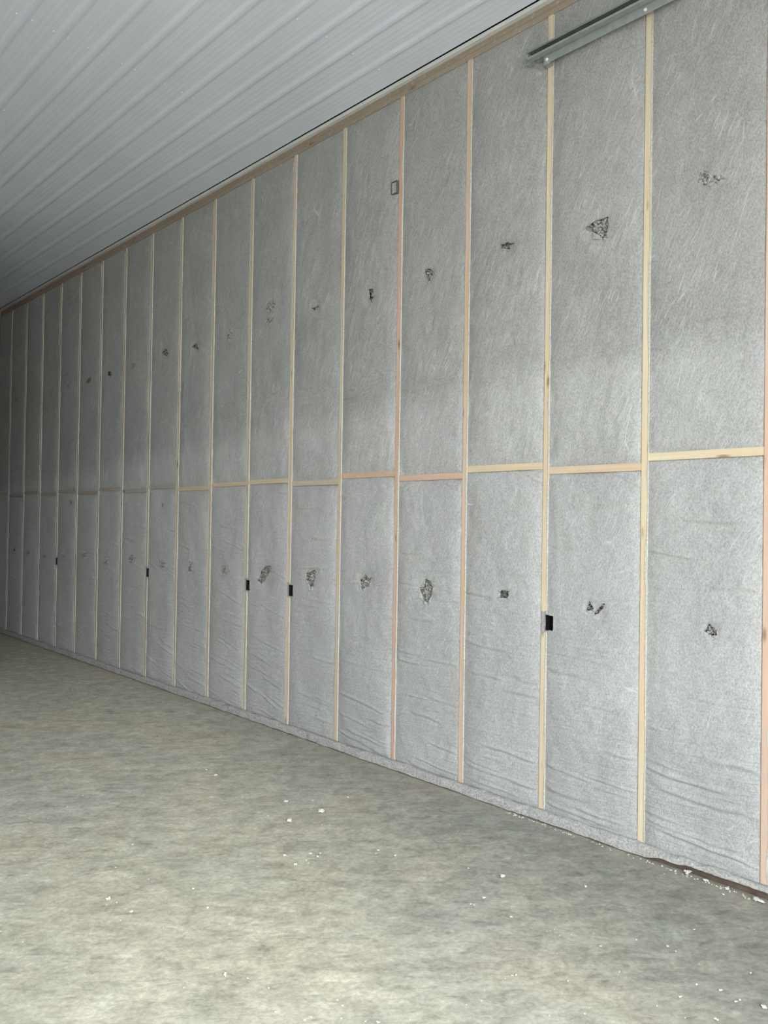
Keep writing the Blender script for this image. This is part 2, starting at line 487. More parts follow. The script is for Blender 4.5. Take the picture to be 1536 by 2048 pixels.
for zz0, cut in ((ZP, 0.7), (ZP + 0.038, 2.4)):
    ya = YN
    nxt = cut
    while ya < YF:
        yb = min(nxt, YF)
        p = boxes('top_plate', [(0.001, 0.14, ya + .001, yb - .001, zz0 + .0006, zz0 + .0372)], WY, WR)
        p.color = (0.34, 0.285, 0.225, 1) if random.random() < .6 else (0.38, 0.275, 0.22, 1)
        ya = yb; nxt = yb + 4.877
# sole plate, proud of the studs
ya, nxt = YN, 1.9
while ya < YF:
    yb = min(nxt, YF)
    boxes('sole_plate', [(-0.030, 0.14, ya + .001, yb - .001, 0.002, 0.039)], SILL, WR)
    ya = yb; nxt = yb + 4.877

# ------------------------------------------------------------------ netting panels with their tears
T = {}   # (bay, upper) -> list of (pixel outline, kind)
def tear(k, up, pts, kind='hole'): T.setdefault((k, up), []).append(([at_wall(*p) for p in pts], kind))
U_, L_ = True, False
tear(0, U_, [(1398, 349), (1408, 342), (1419, 345), (1427, 352), (1437, 356), (1452, 357), (1440, 363), (1430, 369), (1418, 367), (1407, 374), (1398, 365)], 'tuft')
tear(1, U_, [(1171, 454), (1188, 442), (1216, 432), (1217, 449), (1213, 463), (1212, 474), (1204, 476), (1183, 463)], 'wool')
tear(2, U_, [(1002, 489), (1009, 488), (1017, 482), (1019, 487), (1030, 484), (1028, 488), (1020, 490), (1018, 496), (1019, 500), (1012, 497), (1003, 498)], 'slit')
tear(3, U_, [(849, 540), (853, 537), (860, 537), (865, 542), (863, 550), (860, 563), (855, 563), (852, 553), (849, 545)], 'wool')
tear(4, U_, [(736, 578), (745, 577), (746, 583), (741, 588), (744, 594), (744, 608), (741, 603), (737, 597), (737, 587)])
tear(5, U_, [(623, 617), (629, 614), (636, 610), (637, 614), (627, 620)], 'slit')
tear(6, U_, [(530, 612), (537, 600), (543, 598), (549, 608), (550, 620), (543, 628), (532, 626)], 'tuft')
tear(6, U_, [(530, 638), (538, 634), (547, 636), (546, 645), (534, 648)], 'tuft')
tear(7, U_, [(452, 675), (458, 660), (461, 658), (463, 668), (467, 676), (462, 680), (455, 679)], 'tuft')
tear(8, U_, [(383, 694), (388, 687), (393, 687), (397, 700), (393, 698), (388, 696)], 'hole')
tear(9, U_, [(322, 706), (328, 696), (334, 700), (336, 708), (332, 713), (326, 710)], 'wool')
tear(10, U_, [(261, 732), (266, 722), (270, 727), (274, 733), (268, 736)], 'tuft')
tear(11, U_, [(215, 743), (222, 743), (223, 750), (218, 754), (215, 750)])
tear(12, U_, [(171, 765), (175, 757), (181, 753), (181, 760), (176, 766)], 'slit')
tear(13, U_, [(130, 747), (139, 745), (140, 751), (131, 751)], 'tuft')
tear(13, U_, [(132, 770), (139, 768), (139, 774), (132, 774)], 'tuft')
tear(14, U_, [(98, 779), (103, 777), (105, 790), (102, 795), (99, 786)], 'tuft')
tear(16, U_, [(30, 799), (35, 796), (36, 803), (31, 804)])
tear(0, L_, [(1419, 1245), (1423, 1253), (1427, 1255), (1431, 1261), (1433, 1271), (1422, 1272), (1415, 1268), (1408, 1263), (1414, 1253)], 'wool')
tear(1, L_, [(1180, 1198), (1187, 1218), (1184, 1222), (1172, 1221)])
tear(1, L_, [(1188, 1227), (1197, 1216), (1209, 1206), (1211, 1208), (1205, 1218), (1196, 1227), (1190, 1230)])
tear(2, L_, [(1002, 1180), (1019, 1182), (1017, 1192), (1013, 1197), (994, 1196), (999, 1193), (999, 1185)])
tear(3, L_, [(850, 1157), (863, 1163), (866, 1174), (862, 1192), (855, 1206), (846, 1200), (839, 1180), (839, 1175), (846, 1174)], 'wool')
tear(4, L_, [(730, 1143), (733, 1153), (737, 1157), (743, 1154), (740, 1164), (736, 1173), (723, 1179), (721, 1172), (720, 1159), (726, 1153)], 'wool')
tear(5, L_, [(612, 1146), (630, 1139), (632, 1144), (629, 1155), (626, 1173), (621, 1178), (617, 1168), (611, 1159)], 'wool')
tear(6, L_, [(520, 1143), (530, 1131), (542, 1131), (542, 1138), (535, 1150), (526, 1164), (521, 1168), (514, 1160), (519, 1152)], 'wool')
tear(7, L_, [(441, 1141), (444, 1135), (452, 1130), (459, 1135), (461, 1141), (458, 1147), (450, 1149), (444, 1147)], 'tuft')
tear(8, L_, [(374, 1124), (380, 1120), (384, 1126), (389, 1128), (391, 1136), (391, 1144), (384, 1148), (375, 1142), (381, 1134)], 'tuft')
tear(9, L_, [(317, 1122), (322, 1117), (327, 1122), (331, 1130), (329, 1138), (320, 1136)], 'tuft')
tear(9, L_, [(321, 1008), (325, 1004), (328, 1011), (324, 1016)], 'tuft')
tear(10, L_, [(257, 1120), (262, 1110), (268, 1107), (271, 1116), (268, 1126), (261, 1128)], 'tuft')
tear(11, L_, [(205, 1129), (212, 1120), (216, 1110), (217, 1122), (209, 1132)], 'tuft')
tear(12, L_, [(162, 1113), (167, 1108), (175, 1105), (172, 1114), (165, 1118)], 'tuft')
tear(13, L_, [(124, 1116), (130, 1109), (133, 1116), (127, 1120)], 'tuft')
tear(13, L_, [(138, 1003), (142, 999), (146, 1006), (140, 1009)], 'tuft')
tear(14, L_, [(86, 1111), (92, 1109), (93, 1115), (87, 1116)], 'tuft')
tear(15, L_, [(52, 1106), (57, 1101), (63, 1100), (59, 1107), (54, 1110)], 'tuft')
tear(16, L_, [(26, 1098), (30, 1095), (31, 1102), (27, 1102)])
BW, BH_ = 0.055, 0.088
ZB = 1.126
def box_y(k): return YS(k) - 0.019 - BW / 2 - 0.001
for k in BOXK:                                       # the netting is cut out around each electrical box
    y, e = box_y(k), -0.002
    T.setdefault((k - 1, L_), []).append(([(y - BW / 2 - e, ZB - BH_ / 2 - e), (y + BW / 2 + e, ZB - BH_ / 2 - e), (y + BW / 2 + e, ZB + BH_ / 2 + e), (y - BW / 2 - e, ZB + BH_ / 2 + e)], 'cut'))

WR_RNG = random.Random(11)
WRK = {}
def make_wrinkles(k, up, y0, y1, z0, z1):
    L = []
    rg = random.Random(k * 7 + (1 if up else 0) + 1000)
    if not up:
        for i in range(19):
            z = z0 + (z1 - z0) * (rg.random() ** 1.5)
            if z > 1.5 and rg.random() < .45: continue
            ln = rg.uniform(0.2, 0.62); yc = rg.uniform(y0, y1)
            sl = rg.uniform(-0.02, 0.07) if k < 6 else rg.uniform(0.08, 0.32)
            if k < 6 and z < 0.5: sl += 0.05
            L.append((yc - ln / 2, yc + ln / 2, z, sl, rg.uniform(-.25, .25), rg.uniform(.0025, .0068) * (1.3 if z < 0.45 else 1), rg.uniform(.006, .011)))
        # the gathers just under the blocking corners
        for s_ in (0, 1):
            for q in range(2):
                yc = y0 if s_ == 0 else y1
                sl = (0.22 + .2 * q) * (1 if s_ else -1)
                L.append((yc - .17, yc + .17, z1 - .05 - .03 * q, -sl, 0, .0035, .008))
    else:
        zo = 2.66
        for i in range(5):
            yc = (y0 + y1) / 2
            L.append((y0 - .05 + rg.uniform(0, .2), y1 + rg.uniform(-.2, .05), zo + rg.uniform(-.10, .10), -0.05 + rg.uniform(-.09, .05), 0, rg.uniform(.002, .0055), rg.uniform(.006, .011)))
        for i in range(4):
            yc = rg.uniform(y0, y1); z = rg.uniform(z0, z1)
            ln = rg.uniform(.15, .4)
            L.append((yc - ln / 2, yc + ln / 2, z, rg.uniform(-.2, .1), 0, rg.uniform(.001, .003), rg.uniform(.01, .02)))
    return L

def surf(y, z, k, up, y0, y1, z0, z1):
    y = np.asarray(y, float); z = np.asarray(z, float)
    s = np.clip((y - y0) / (y1 - y0), 0, 1); t = np.clip(np.minimum(z - z0, z1 - z), 0, None)
    edge = 1 - np.abs(2 * s - 1) ** 5
    tz = 1 - np.exp(-t / np.where(z - z0 < z1 - z, 0.05 if up else 0.022, 0.05))
    tap = np.minimum(1, (1 - np.abs(2 * s - 1)) * 9) * np.minimum(1, t / .03)
    bul = 0.018 + 0.005 * vn(z * 0.9, z * 0 + k, 5)
    x = 0.0065 - bul * edge * tz
    x = x - tap * (0.0042 * fbm(y * 5, z * 4, 2 + k, 3) + 0.0016 * fbm(y * 24, z * 20, 9, 2))
    if up:                                               # brushed, slightly fibrous slope of the upper netting
        x = x - tap * 0.0012 * vn((y + z * .25) * 55, z * 6, 21)
    x = x + 0.003 * vn(z * 22, y * 3, 33) * (1 - np.minimum(1, (1 - np.abs(2 * s - 1)) * 6))
    x = x + 0.007 * (0.55 + 0.7 * vn(z * 14, z * 0 + k, 12)) * np.exp(-s / 0.02)      # slack along the far side of each stud
    if not up: x = x + 0.009 * (0.7 + 0.5 * vn(y * 8, y * 0 + k, 14)) * np.exp(-(z1 - z) / 0.016)
    for (a, b_, zc_, sl, cv, am, wd) in WRK[(k, up)]:
        u = (y - a) / (b_ - a)
        inn = np.clip(np.minimum(u, 1 - u) * 5, 0, 1)
        zl = zc_ + sl * (y - (a + b_) / 2) + cv * ((y - (a + b_) / 2) ** 2 - (b_ - a) ** 2 / 12)
        dz = (z - zl + 0.006 * vn(y * 9, y * 0, 3)) / wd
        x = x - tap * inn * am * (np.exp(-dz * dz) - 0.55 * np.exp(-((dz + 1.9) ** 2)))
    for poly, kind in T.get((k, up), []):
        P = np.array(poly); c = P.mean(0); r = max(np.ptp(P[:, 0]), np.ptp(P[:, 1])) * 0.5
        d2 = ((y - c[0]) ** 2 + (z - c[1]) ** 2) / (r * r)
        if kind == 'cut':
            g_ = np.exp(-np.clip(d2 - .8, 0, None) * .9); x = x * (1 - g_) - 0.0112 * g_
        elif kind in ('hole', 'wool', 'slit'):
            x = x + 0.009 * np.exp(-d2 * 0.8) - 0.0022 * np.exp(-(np.sqrt(d2) - 1.6) ** 2 * 6)
        else: x = x - 0.004 * np.exp(-d2) + 0.0035 * vn(y * 60, z * 60, 6) * np.exp(-d2 * .5)
    return x

def inside(P, y, z):
    r = np.zeros(y.shape, bool); n = len(P)
    for i in range(n):
        (ya, za), (yb, zb) = P[i], P[(i + 1) % n]
        c = (za > z) != (zb > z)
        with np.errstate(divide='ignore', invalid='ignore'):
            r ^= c & (y < (yb - ya) * (z - za) / (zb - za + 1e-12) + ya)
    return r
def nearest_on(P, q):
    best = (9e9, None)
    for i in range(len(P)):
        a = np.array(P[i]); b_ = np.array(P[(i + 1) % len(P)])
        d = b_ - a; t = np.clip(np.dot(q - a, d) / max(1e-12, d @ d), 0, 1); p = a + t * d
        e = np.hypot(*(q - p))
        if e < best[0]: best = (e, p)
    return best

def netting_panel(k, up):
    y0, y1 = YS(k) + 0.0165, YS(k + 1) - 0.0165
    z0, z1 = (BT[k][1] - 0.002, ZP + 0.004) if up else (ZS + 0.001, BT[k][0] + 0.002)
    res = 0.03 if k < 0 else 0.009 if k <= 4 else 0.012 if k <= 9 else 0.016
    WRK[(k, up)] = make_wrinkles(k, up, y0, y1, z0, z1)
    ny = int((y1 - y0) / res) + 1; nz = int((z1 - z0) / (res * (0.7 if k >= 0 else 1))) + 1
    yy = np.linspace(y0, y1, ny + 1); zz = np.linspace(z0, z1, nz + 1)
    Yg, Zg = np.meshgrid(yy, zz)
    idx = np.arange((ny + 1) * (nz + 1)).reshape(nz + 1, ny + 1)
    Q = np.stack([idx[:-1, :-1], idx[1:, :-1], idx[1:, 1:], idx[:-1, 1:]], -1).reshape(-1, 4)
    Yv, Zv = Yg.ravel().copy(), Zg.ravel().copy()
    cy = Yv[Q].mean(1); cz = Zv[Q].mean(1)
    keep = np.ones(len(Q), bool)
    for poly, kind in T.get((k, up), []):
        if kind == 'tuft': continue
        ins = inside(poly, cy, cz)
        if not ins.any():
            c = np.mean(poly, 0); ins[np.argmin((cy - c[0]) ** 2 + (cz - c[1]) ** 2)] = True
        keep &= ~ins
        bv = np.intersect1d(np.unique(Q[ins]), np.unique(Q[keep]))
        for v in bv:
            e, p = nearest_on(poly, np.array([Yv[v], Zv[v]]))
            if e < res * 1.1 and y0 + .001 < Yv[v] < y1 - .001: Yv[v], Zv[v] = p
    X = surf(Yv, Zv, k, up, y0, y1, z0, z1)
    V = np.stack([X, Yv, Zv], -1)
    o = link('insulation_panel', mesh_np('insulation_panel', V, Q[keep]), NET, WR)
    # what shows in and around each tear
    rg = random.Random(k * 3 + up)
    for ti, (poly, kind) in enumerate(T.get((k, up), [])):
        P = np.array(poly)
        if kind == 'cut': continue
        c = P.mean(0); lo, hi = P.min(0), P.max(0); sp = hi - lo
        seed = k * 5 + ti + (40 if up else 0)
        lo = lo - sp * .18; hi = hi + sp * .18
        n = 26 if k <= 5 else 18
        a, b_ = np.meshgrid(np.linspace(lo[0], hi[0], n), np.linspace(lo[1], hi[1], n))
        xs = surf(a, b_, k, up, y0, y1, z0, z1)
        nz_ = fbm((a - lo[0]) * 75, (b_ - lo[1]) * 75, seed, 3)
        if kind == 'tuft':
            rad = np.sqrt(((a - c[0]) / (sp[0] * .62)) ** 2 + ((b_ - c[1]) / (sp[1] * .62)) ** 2)
            xx = xs + 0.004 + 0.012 * np.clip(rad - .75, 0, 1) * 2 - 0.011 * nz_ * np.clip(1.2 - rad, 0, 1) - 0.006 * np.clip(1 - rad, 0, 1)
        else:
            dep = {'hole': 0.022, 'wool': 0.011, 'slit': 0.014}[kind]
            xx = xs + dep - 0.014 * nz_
            xx = np.maximum(xx, xs + 0.0015)
            xx[~inside(poly, a, b_)] += 0.008
        Vf = np.stack([xx, a, b_], -1).reshape(-1, 3)
        ii = np.arange(n * n).reshape(n, n)
        Qf = np.stack([ii[:-1, :-1], ii[1:, :-1], ii[1:, 1:], ii[:-1, 1:]], -1).reshape(-1, 4)
        fl_ = link('exposed_insulation', mesh_np('exposed_insulation', Vf, Qf), FLUFF if kind in ('hole', 'slit') else WOOL, o)
        fl_['label'] = 'dark grey blown insulation showing in a torn spot'
        # torn edges of the netting curling out into the room
        Vt, Qt = [], []
        m_ = len(P)
        size = max(sp)
        for i in range(m_):
            A, B = P[i], P[(i + 1) % m_]
            if kind == 'tuft' and rg.random() < .55: continue
            low_edge = (A[1] + B[1]) / 2 < c[1]
            w = size * (0.20 if low_edge else 0.055) * rg.uniform(.5, 1.3)
            out = (A + B) / 2 - c; out = out / (np.hypot(*out) + 1e-9)
            ns = 5
            base = len(Vt)
            for j in range(ns + 1):
                p = A + (B - A) * j / ns
                bow = math.sin(math.pi * min(1, max(0, j / ns))) * .8 + .2
                for (f_, lift) in ((-.12, .0015), (.35, .0075), (1.0, .004)):
                    q = p + out * w * f_ * bow * (1 if f_ < .9 else rg.uniform(.6, 1.25))
                    xq = float(surf(q[0], q[1], k, up, y0, y1, z0, z1))
                    Vt.append((xq - lift * min(1.4, size / .06) * (1 if f_ < .3 else bow), q[0], q[1]))
            for j in range(ns):
                for h_ in (0, 1):
                    s0 = base + j * 3 + h_
                    Qt.append((s0, s0 + 1, s0 + 4, s0 + 3))
        if Qt:
            link('torn_flap', mesh_np('torn_flap', Vt, Qt), NET, o)
        # loose strands across the opening
        Vt, Qt = [], []
        for q in range(16 if kind != 'tuft' else 26):
            for _ in range(30):
                p = np.array([rg.uniform(P[:, 0].min(), P[:, 0].max()), rg.uniform(P[:, 1].min(), P[:, 1].max())])
                if inside(poly, p[:1], p[1:])[0]: break
            an = rg.uniform(0, 6.28); ln = size * rg.uniform(.1, .28); th = 0.0016
            dr = np.array([math.cos(an), math.sin(an)]); pr = np.array([-dr[1], dr[0]]) * th
            xb = float(surf(p[0], p[1], k, up, y0, y1, z0, z1))
            b0 = len(Vt)
            for f_, lift in ((-.5, .006), (0, -.007), (.5, .004)):
                c_ = p + dr * ln * f_
                Vt += [(xb + lift, *(c_ - pr)), (xb + lift, *(c_ + pr))]
            Qt += [(b0, b0 + 2, b0 + 3, b0 + 1), (b0 + 2, b0 + 4, b0 + 5, b0 + 3)]
        sd = link('loose_strands', mesh_np('loose_strands', Vt, Qt, False), WOOL, o)
        sd['kind'] = 'stuff'
    return o
for k in range(K0, K1):
    netting_panel(k, True); netting_panel(k, False)
# last bay runs into the far wall
def last_panel(z0, z1):
    boxes('insulation_panel', [(0.004, 0.03, YS(K1) + .019, YF, z0, z1)], NET, WR)
last_panel(ZS, 1.975); last_panel(2.015, ZP)
boxes('blocking', [(0.0005, 0.09, YS(K1) + .019, YF, 1.976, 2.014)], WY, WR).color = (*GRY, 1)

# netting folded over the sole plate, torn away near the door end
def skirt(ya, yb, full, res):
    ny = int((yb - ya) / res) + 1
    yy = np.linspace(ya, yb, ny + 1)
    prof = [(0.012, 0.050), (-0.006, 0.056), (-0.018, 0.057), (-0.028, 0.053), (-0.036, 0.046), (-0.041, 0.034), (-0.043, 0.020), (-0.045, 0.006)]
    V = []
    for y in yy:
        f_ = min(1.0, max(0.0, (y - full) / 0.25 + 0.35 * float(vn(y * 11, 0.5, 3))))
        for j, (x, z) in enumerate(prof):
            nx = float(fbm(y * 17, j * 0.9, 7, 3)); nz = float(fbm(y * 12, j * 0.6 + 9, 8, 3))
            zz = z + 0.006 * nz * (1 if j < 7 else 0.5)
            xx = x - 0.0045 * nx
            if j >= 5: zz = 0.036 - (0.036 - zz) * f_
            if j <= 1: xx = min(xx, 0.012)
            V.append((min(xx, -0.0315) if j >= 4 else xx, y, max(zz, 0.003)))
    m_ = len(prof)
    ii = np.arange(len(V)).reshape(ny + 1, m_)
    Q = np.stack([ii[:-1, :-1], ii[1:, :-1], ii[1:, 1:], ii[:-1, 1:]], -1).reshape(-1, 4)
    return link('netting_skirt', mesh_np('netting_skirt', V, Q), ROLL, WR)
skirt(YN, YF, 1.72, 0.009)

# ------------------------------------------------------------------ far wall, framed and netted the same way, seen edge-on
WF = boxes('wall_far', [(XL, 0.18, YF + 0.03, YF + 0.15, 0, 5.6)], PLY); props(WF, kind='structure')
for i in range(30):
    x = -0.02 - i * S
    s = boxes('stud', [(x - .019, x + .019, YF, YF + .03, 0.04, 4.75)], WZ, WF); s.color = (*GRY, 1)
    boxes('insulation_panel', [(x - S + .019, x - .019, YF + .006, YF + .03, 0.04, 4.75)], NET, WF)

# ------------------------------------------------------------------ electrical boxes
BOXL = {2: 'nearest and largest open black electrical box, right of the third stud from the right',
        6: 'right of the two neighbouring open black electrical boxes in mid wall',
        7: 'left of the two neighbouring open black electrical boxes, beside a slanting tear',
        10: 'small open black electrical box on the dim wall, three bays left of the middle pair',
        14: 'farthest open black electrical box, a tiny slot low on the dark end of the wall'}
def box_part(name, y, z, t, mat, parent, x0=-0.0095, x1=0.055):
    w, h = BW / 2, BH_ / 2
    L = [(x0, x1, y - w, y - w + t, z - h, z + h), (x0, x1, y + w - t, y + w, z - h, z + h),
         (x0, x1, y - w + t, y + w - t, z - h, z - h + t), (x0, x1, y - w + t, y + w - t, z + h - t, z + h), (x1 - t, x1, y - w + t, y + w - t, z - h + t, z + h - t)]
    return boxes(name, L, mat, parent)
def tube(name, pts, r, mat, parent):
    V, Q = [], []
    pts = [Vector(p) for p in pts]
    for i, p in enumerate(pts):
        d = (pts[min(i + 1, len(pts) - 1)] - pts[max(i - 1, 0)]).normalized()
        a = d.orthogonal().normalized(); b_ = d.cross(a)
        for q in range(6): V.append(tuple(p + (a * math.cos(q * math.pi / 3) + b_ * math.sin(q * math.pi / 3)) * r))
    for i in range(len(pts) - 1):
        for q in range(6): Q.append((i * 6 + q, i * 6 + (q + 1) % 6, i * 6 + 6 + (q + 1) % 6, i * 6 + 6 + q))
    return link(name, mesh_np(name, V, Q), mat, parent)
for k in BOXK:
    y = box_y(k)
    e = empty('electrical_box', (0, y, ZB - BH_ / 2))
    props(e, BOXL[k], 'electrical box', 'open electrical boxes along the wall')
    off = ZB - BH_ / 2
    box_part('box_shell', 0, BH_ / 2, 0.003, BLACK, e)
    lz = BH_ / 2
    tube('cable', [(0.05, .0, lz + .035), (0.02, -.012, lz + .012), (0.006, -.014, lz - .014), (0.014, -.020, lz - .033)], 0.0022, WIRE, e)
    # netting drawn over the stud face beside the box
    zz = np.linspace(-0.058, 0.062, 13)
    V, Q = [], []
    for i, z in enumerate(zz):
        for j, yy_ in enumerate((0.0195, 0.012, 0.0, -0.012, -0.0195)):
            up_ = 0.0025 + 0.002 * float(vn(z * 60, j * .9, k))
            V.append((-up_ if 0 < j < 4 else (0.004 if j == 0 else -0.006), yy_, z + (0.006 * float(vn(j * .7, k, 2)) if i in (0, 12) else 0)))
    ii = np.arange(len(V)).reshape(13, 5)
    Q = np.stack([ii[:-1, :-1], ii[1:, :-1], ii[1:, 1:], ii[:-1, 1:]], -1).reshape(-1, 4)
    st = [o for o in WR.children if o.name.split('.')[0] == 'stud'][k - K0]
    pch = link('netting_patch', mesh_np('netting_patch', V, Q[:, ::-1]), NET, st)
    pch.location = (0, YS(k), ZB)
    pch['label'] = 'grey netting drawn across the stud face beside an electrical box'

# the closed box high on the fifth stud
yb_ = YS(4) + .019 + .033
cb = empty('electrical_box', (0, yb_, 3.975))
props(cb, 'grey electrical box high on the wall, its mouth covered with netting', 'electrical box')
box_part('box_shell', 0, BH_ / 2, 0.004, GREYP, cb, -0.018, 0.045)
V = []
for i, z in enumerate(np.linspace(.006, BH_ - .006, 8)):
    for j, yy_ in enumerate(np.linspace(-BW / 2 + .005, BW / 2 - .005, 6)):
        V.append((-0.014 + 0.006 * float(vn(i * .8, j * .7, 5)), yy_, z))
ii = np.arange(48).reshape(8, 6)
link('netting_cover', mesh_np('netting_cover', V, np.stack([ii[:-1, :-1], ii[1:, :-1], ii[1:, 1:], ii[:-1, 1:]], -1).reshape(-1, 4)), NET, cb)['label'] = 'crumpled grey netting over the mouth of the box'

# ------------------------------------------------------------------ overhead door track high on the wall
TY0, TY1 = YN + 0.05, 2.665
dt = empty('door_track', (-0.004, TY1, 4.369))
props(dt, 'galvanised overhead door track running along the top of the wall near the ceiling', 'door track')
def dtp(name, prof, y0, y1, mat):
    return extrude_y(name, [(x + .004, z - 4.369) for x, z in prof], y0 - TY1, y1 - TY1, mat, dt)
yk = YS(2)
dtp('mounting_angle', [(-0.041, 4.343), (-0.037, 4.343), (-0.037, 4.425), (-0.041, 4.425)], TY0, yk + .004, GALV)
dtp('track_rail', [(-0.046, 4.390), (-0.043, 4.390), (-0.043, 4.432), (-0.090, 4.432), (-0.090, 4.421), (-0.087, 4.421), (-0.087, 4.429), (-0.046, 4.429)], TY0, TY1, GALVD)
dtp('track_lip', [(-0.046, 4.390), (-0.046, 4.393), (-0.080, 4.393), (-0.086, 4.399), (-0.089, 4.397), (-0.082, 4.390)], TY0, TY1, GALV)
dtp('end_stop', [(-0.086, 4.394), (-0.047, 4.394), (-0.047, 4.428), (-0.086, 4.428)], TY1 - .008, TY1 - .001, GALV)
dtp('end_tab', [(-0.052, 4.380), (-0.022, 4.380), (-0.022, 4.402), (-0.052, 4.402)], TY1 - .012, TY1 + .022, GALV)
dtp('back_strap', [(-0.030, 4.388), (-0.012, 4.388), (-0.012, 4.430), (-0.030, 4.430)], yk - .03, TY1 - .03, GALV)
dtp('stud_bracket', [(-0.0415, 4.336), (-0.003, 4.336), (-0.003, 4.42), (-0.0415, 4.42)], yk - .022, yk + .018, GALV)
def bolt(y, z, x=-0.010):
    V, Q = [], []
    for xx, r in ((x, .009), (x - .006, .009), (x - .008, .006)):
        for a in range(8): V.append((xx + .004, y - TY1 + r * math.cos(a * math.pi / 4), z - 4.369 + r * math.sin(a * math.pi / 4)))
    for j in range(2):
        for a in range(8): Q.append((j * 8 + a, j * 8 + (a + 1) % 8, j * 8 + 8 + (a + 1) % 8, j * 8 + 8 + a))
    me = bpy.data.meshes.new('bolt'); me.from_pydata(V, [], Q + [tuple(range(16, 24))]); me.update()
    return link('bolt', me, SCREW, dt)
bolt(yk - .005, 4.362, -0.0415); bolt(yk + .05, 4.398, -0.046); bolt(YS(1), 4.365, -0.041); bolt(YS(0), 4.365, -0.041)

# ------------------------------------------------------------------ fluff on the floor
def blob(seed):
    import bmesh
    bm = bmesh.new()
    bmesh.ops.create_icosphere(bm, subdivisions=3, radius=0.5)
    rg = np.array([v.co[:] for v in bm.verts])
    n = fbm(rg[:, 0] * 3 + seed * 3, rg[:, 1] * 3 + rg[:, 2] * 2.1, seed, 3)
    n2 = vn(rg[:, 0] * 9 + 5, rg[:, 1] * 9 + rg[:, 2] * 7, seed + 3)
    s = 0.72 + 0.5 * n + 0.22 * n2
    co = rg * s[:, None]
    co[:, 2] *= 0.55
    co[:, 0] *= 1.25
    co[:, 2] -= co[:, 2].min()
    for v, c in zip(bm.verts, co): v.co = c
    for f in bm.faces: f.smooth = True
    me = bpy.data.meshes.new('insulation_tuft'); bm.to_mesh(me); bm.free()
    me.materials.append(TUFT)
    return me
BL = [blob(s) for s in range(1, 6)]
TU = [  # px, py, width in px, label, group
    (217, 1798, 17, 'large white insulation tuft on the concrete at the left edge of the floor', None),
    (450, 1951, 15, 'round white insulation tuft on the bare foreground concrete', None),
    (642, 1625, 19, 'longest flat cream insulation tuft on the floor, lying alone mid floor', None),
    (572, 1605, 11, 'small cream insulation tuft just behind the long flat one mid floor', None),
    (577, 1643, 12, 'cream insulation tuft in front and left of the long flat one', None),
    (570, 1712, 12, 'bright insulation tuft at the left end of the mid floor cluster', None),
    (592, 1731, 10, 'bright white oblong insulation tuft, lowest in the mid floor cluster', None),
    (1005, 1755, 11, 'pale insulation tuft on the grey floor below the fourth stud from the right', None),
    (1374, 1749, 24, 'fluffy insulation tuft against the sill where the bare brown plate begins', None),
    (1413, 1765, 18, 'flattened insulation tuft lying against the middle of the bare brown sill', None),
    (1457, 1777, 13, 'small insulation tuft on the floor close to the bare brown sill', None),
    (1513, 1803, 20, 'lumpy insulation tuft against the sill at the right edge of the picture', None),
    (432, 1552, 9, 'upper of two small white insulation tufts far out on the floor', None),
    (412, 1541, 7, 'lower left of two small white insulation tufts far out on the floor', None),
    (552, 2026, 9, 'white insulation tuft low in the foreground left of a bright pair', None),
    (757, 2046, 11, 'white insulation tuft cut by the bottom edge of the picture', None),
    (1440, 1982, 9, 'bright insulation tuft in the scatter near the lower right corner', None),
    (1527, 2016, 13, 'long thin insulation tuft at the lower right corner', None),
    (1432, 2041, 12, 'chunky insulation tuft on the bottom edge near the lower right corner', None),
]
# tiny flakes, in clusters one can find; each is told by its place in its cluster
clusters = [
    ('flakes of the mid floor cluster', 'in the loose mid floor cluster', [(622, 1709, 8), (641, 1708, 8), (635, 1714, 6), (612, 1722, 6), (617, 1727, 5)]),
    ('flakes right of the mid floor cluster', 'just right of the mid floor cluster', [(757, 1701, 7), (752, 1708, 5), (790, 1712, 6)]),
    ('flakes on the dim left floor', 'on the dim far left floor', [(25, 1543, 6), (145, 1381, 4), (165, 1592, 5), (265, 1690, 6), (80, 1520, 4)]),
    ('flakes between the two big tufts', 'between the two big tufts', [(385, 1778, 7), (415, 1817, 8), (262, 1825, 8), (327, 1857, 5), (368, 1976, 5)]),
    ('flakes by the round tuft', 'right of the round foreground tuft', [(495, 1957, 7), (537, 1977, 7), (525, 1820, 5)]),
    ('flakes on the bottom edge', 'along the bottom edge left of center', [(622, 2036, 7), (682, 2038, 7), (674, 2001, 6), (684, 2012, 6), (610, 2040, 7), (731, 2043, 5)]),
    ('flakes behind the long flat tuft', 'around the long flat cream tuft', [(625, 1602, 5), (535, 1632, 6), (695, 1596, 7)]),
    ('flakes below the fourth stud', 'on grey floor below the fourth stud', [(968, 1797, 10), (941, 1809, 6), (948, 1811, 6), (937, 1738, 6), (1022, 1835, 7)]),
    ('flakes at the bottom center', 'at the bottom center of the floor', [(1032, 1951, 7), (1024, 1952, 6), (968, 1980, 5), (962, 2002, 5)]),
    ('flakes on the open right floor', 'on open floor right of center', [(1171, 1774, 8), (1273, 1881, 6), (1351, 1904, 7), (1335, 1894, 7), (1202, 1893, 6), (1136, 1963, 6)]),
    ('flakes in the lower right scatter', 'scattered near the lower right corner', [(1393, 1970, 8), (1360, 1995, 9), (1471, 2005, 8), (1479, 2001, 7), (1314, 2013, 6), (1169, 2028, 6), (1501, 1947, 7)]),
    ('flakes near the bare sill', 'on the floor near the bare sill', [(1446, 1790, 8), (1490, 1797, 6), (1388, 1860, 6)]),
]
ORD = ['first', 'second', 'third', 'fourth', 'fifth', 'sixth', 'seventh']
NUM = ['', 'one', 'two', 'three', 'four', 'five', 'six', 'seven']
seq = 0
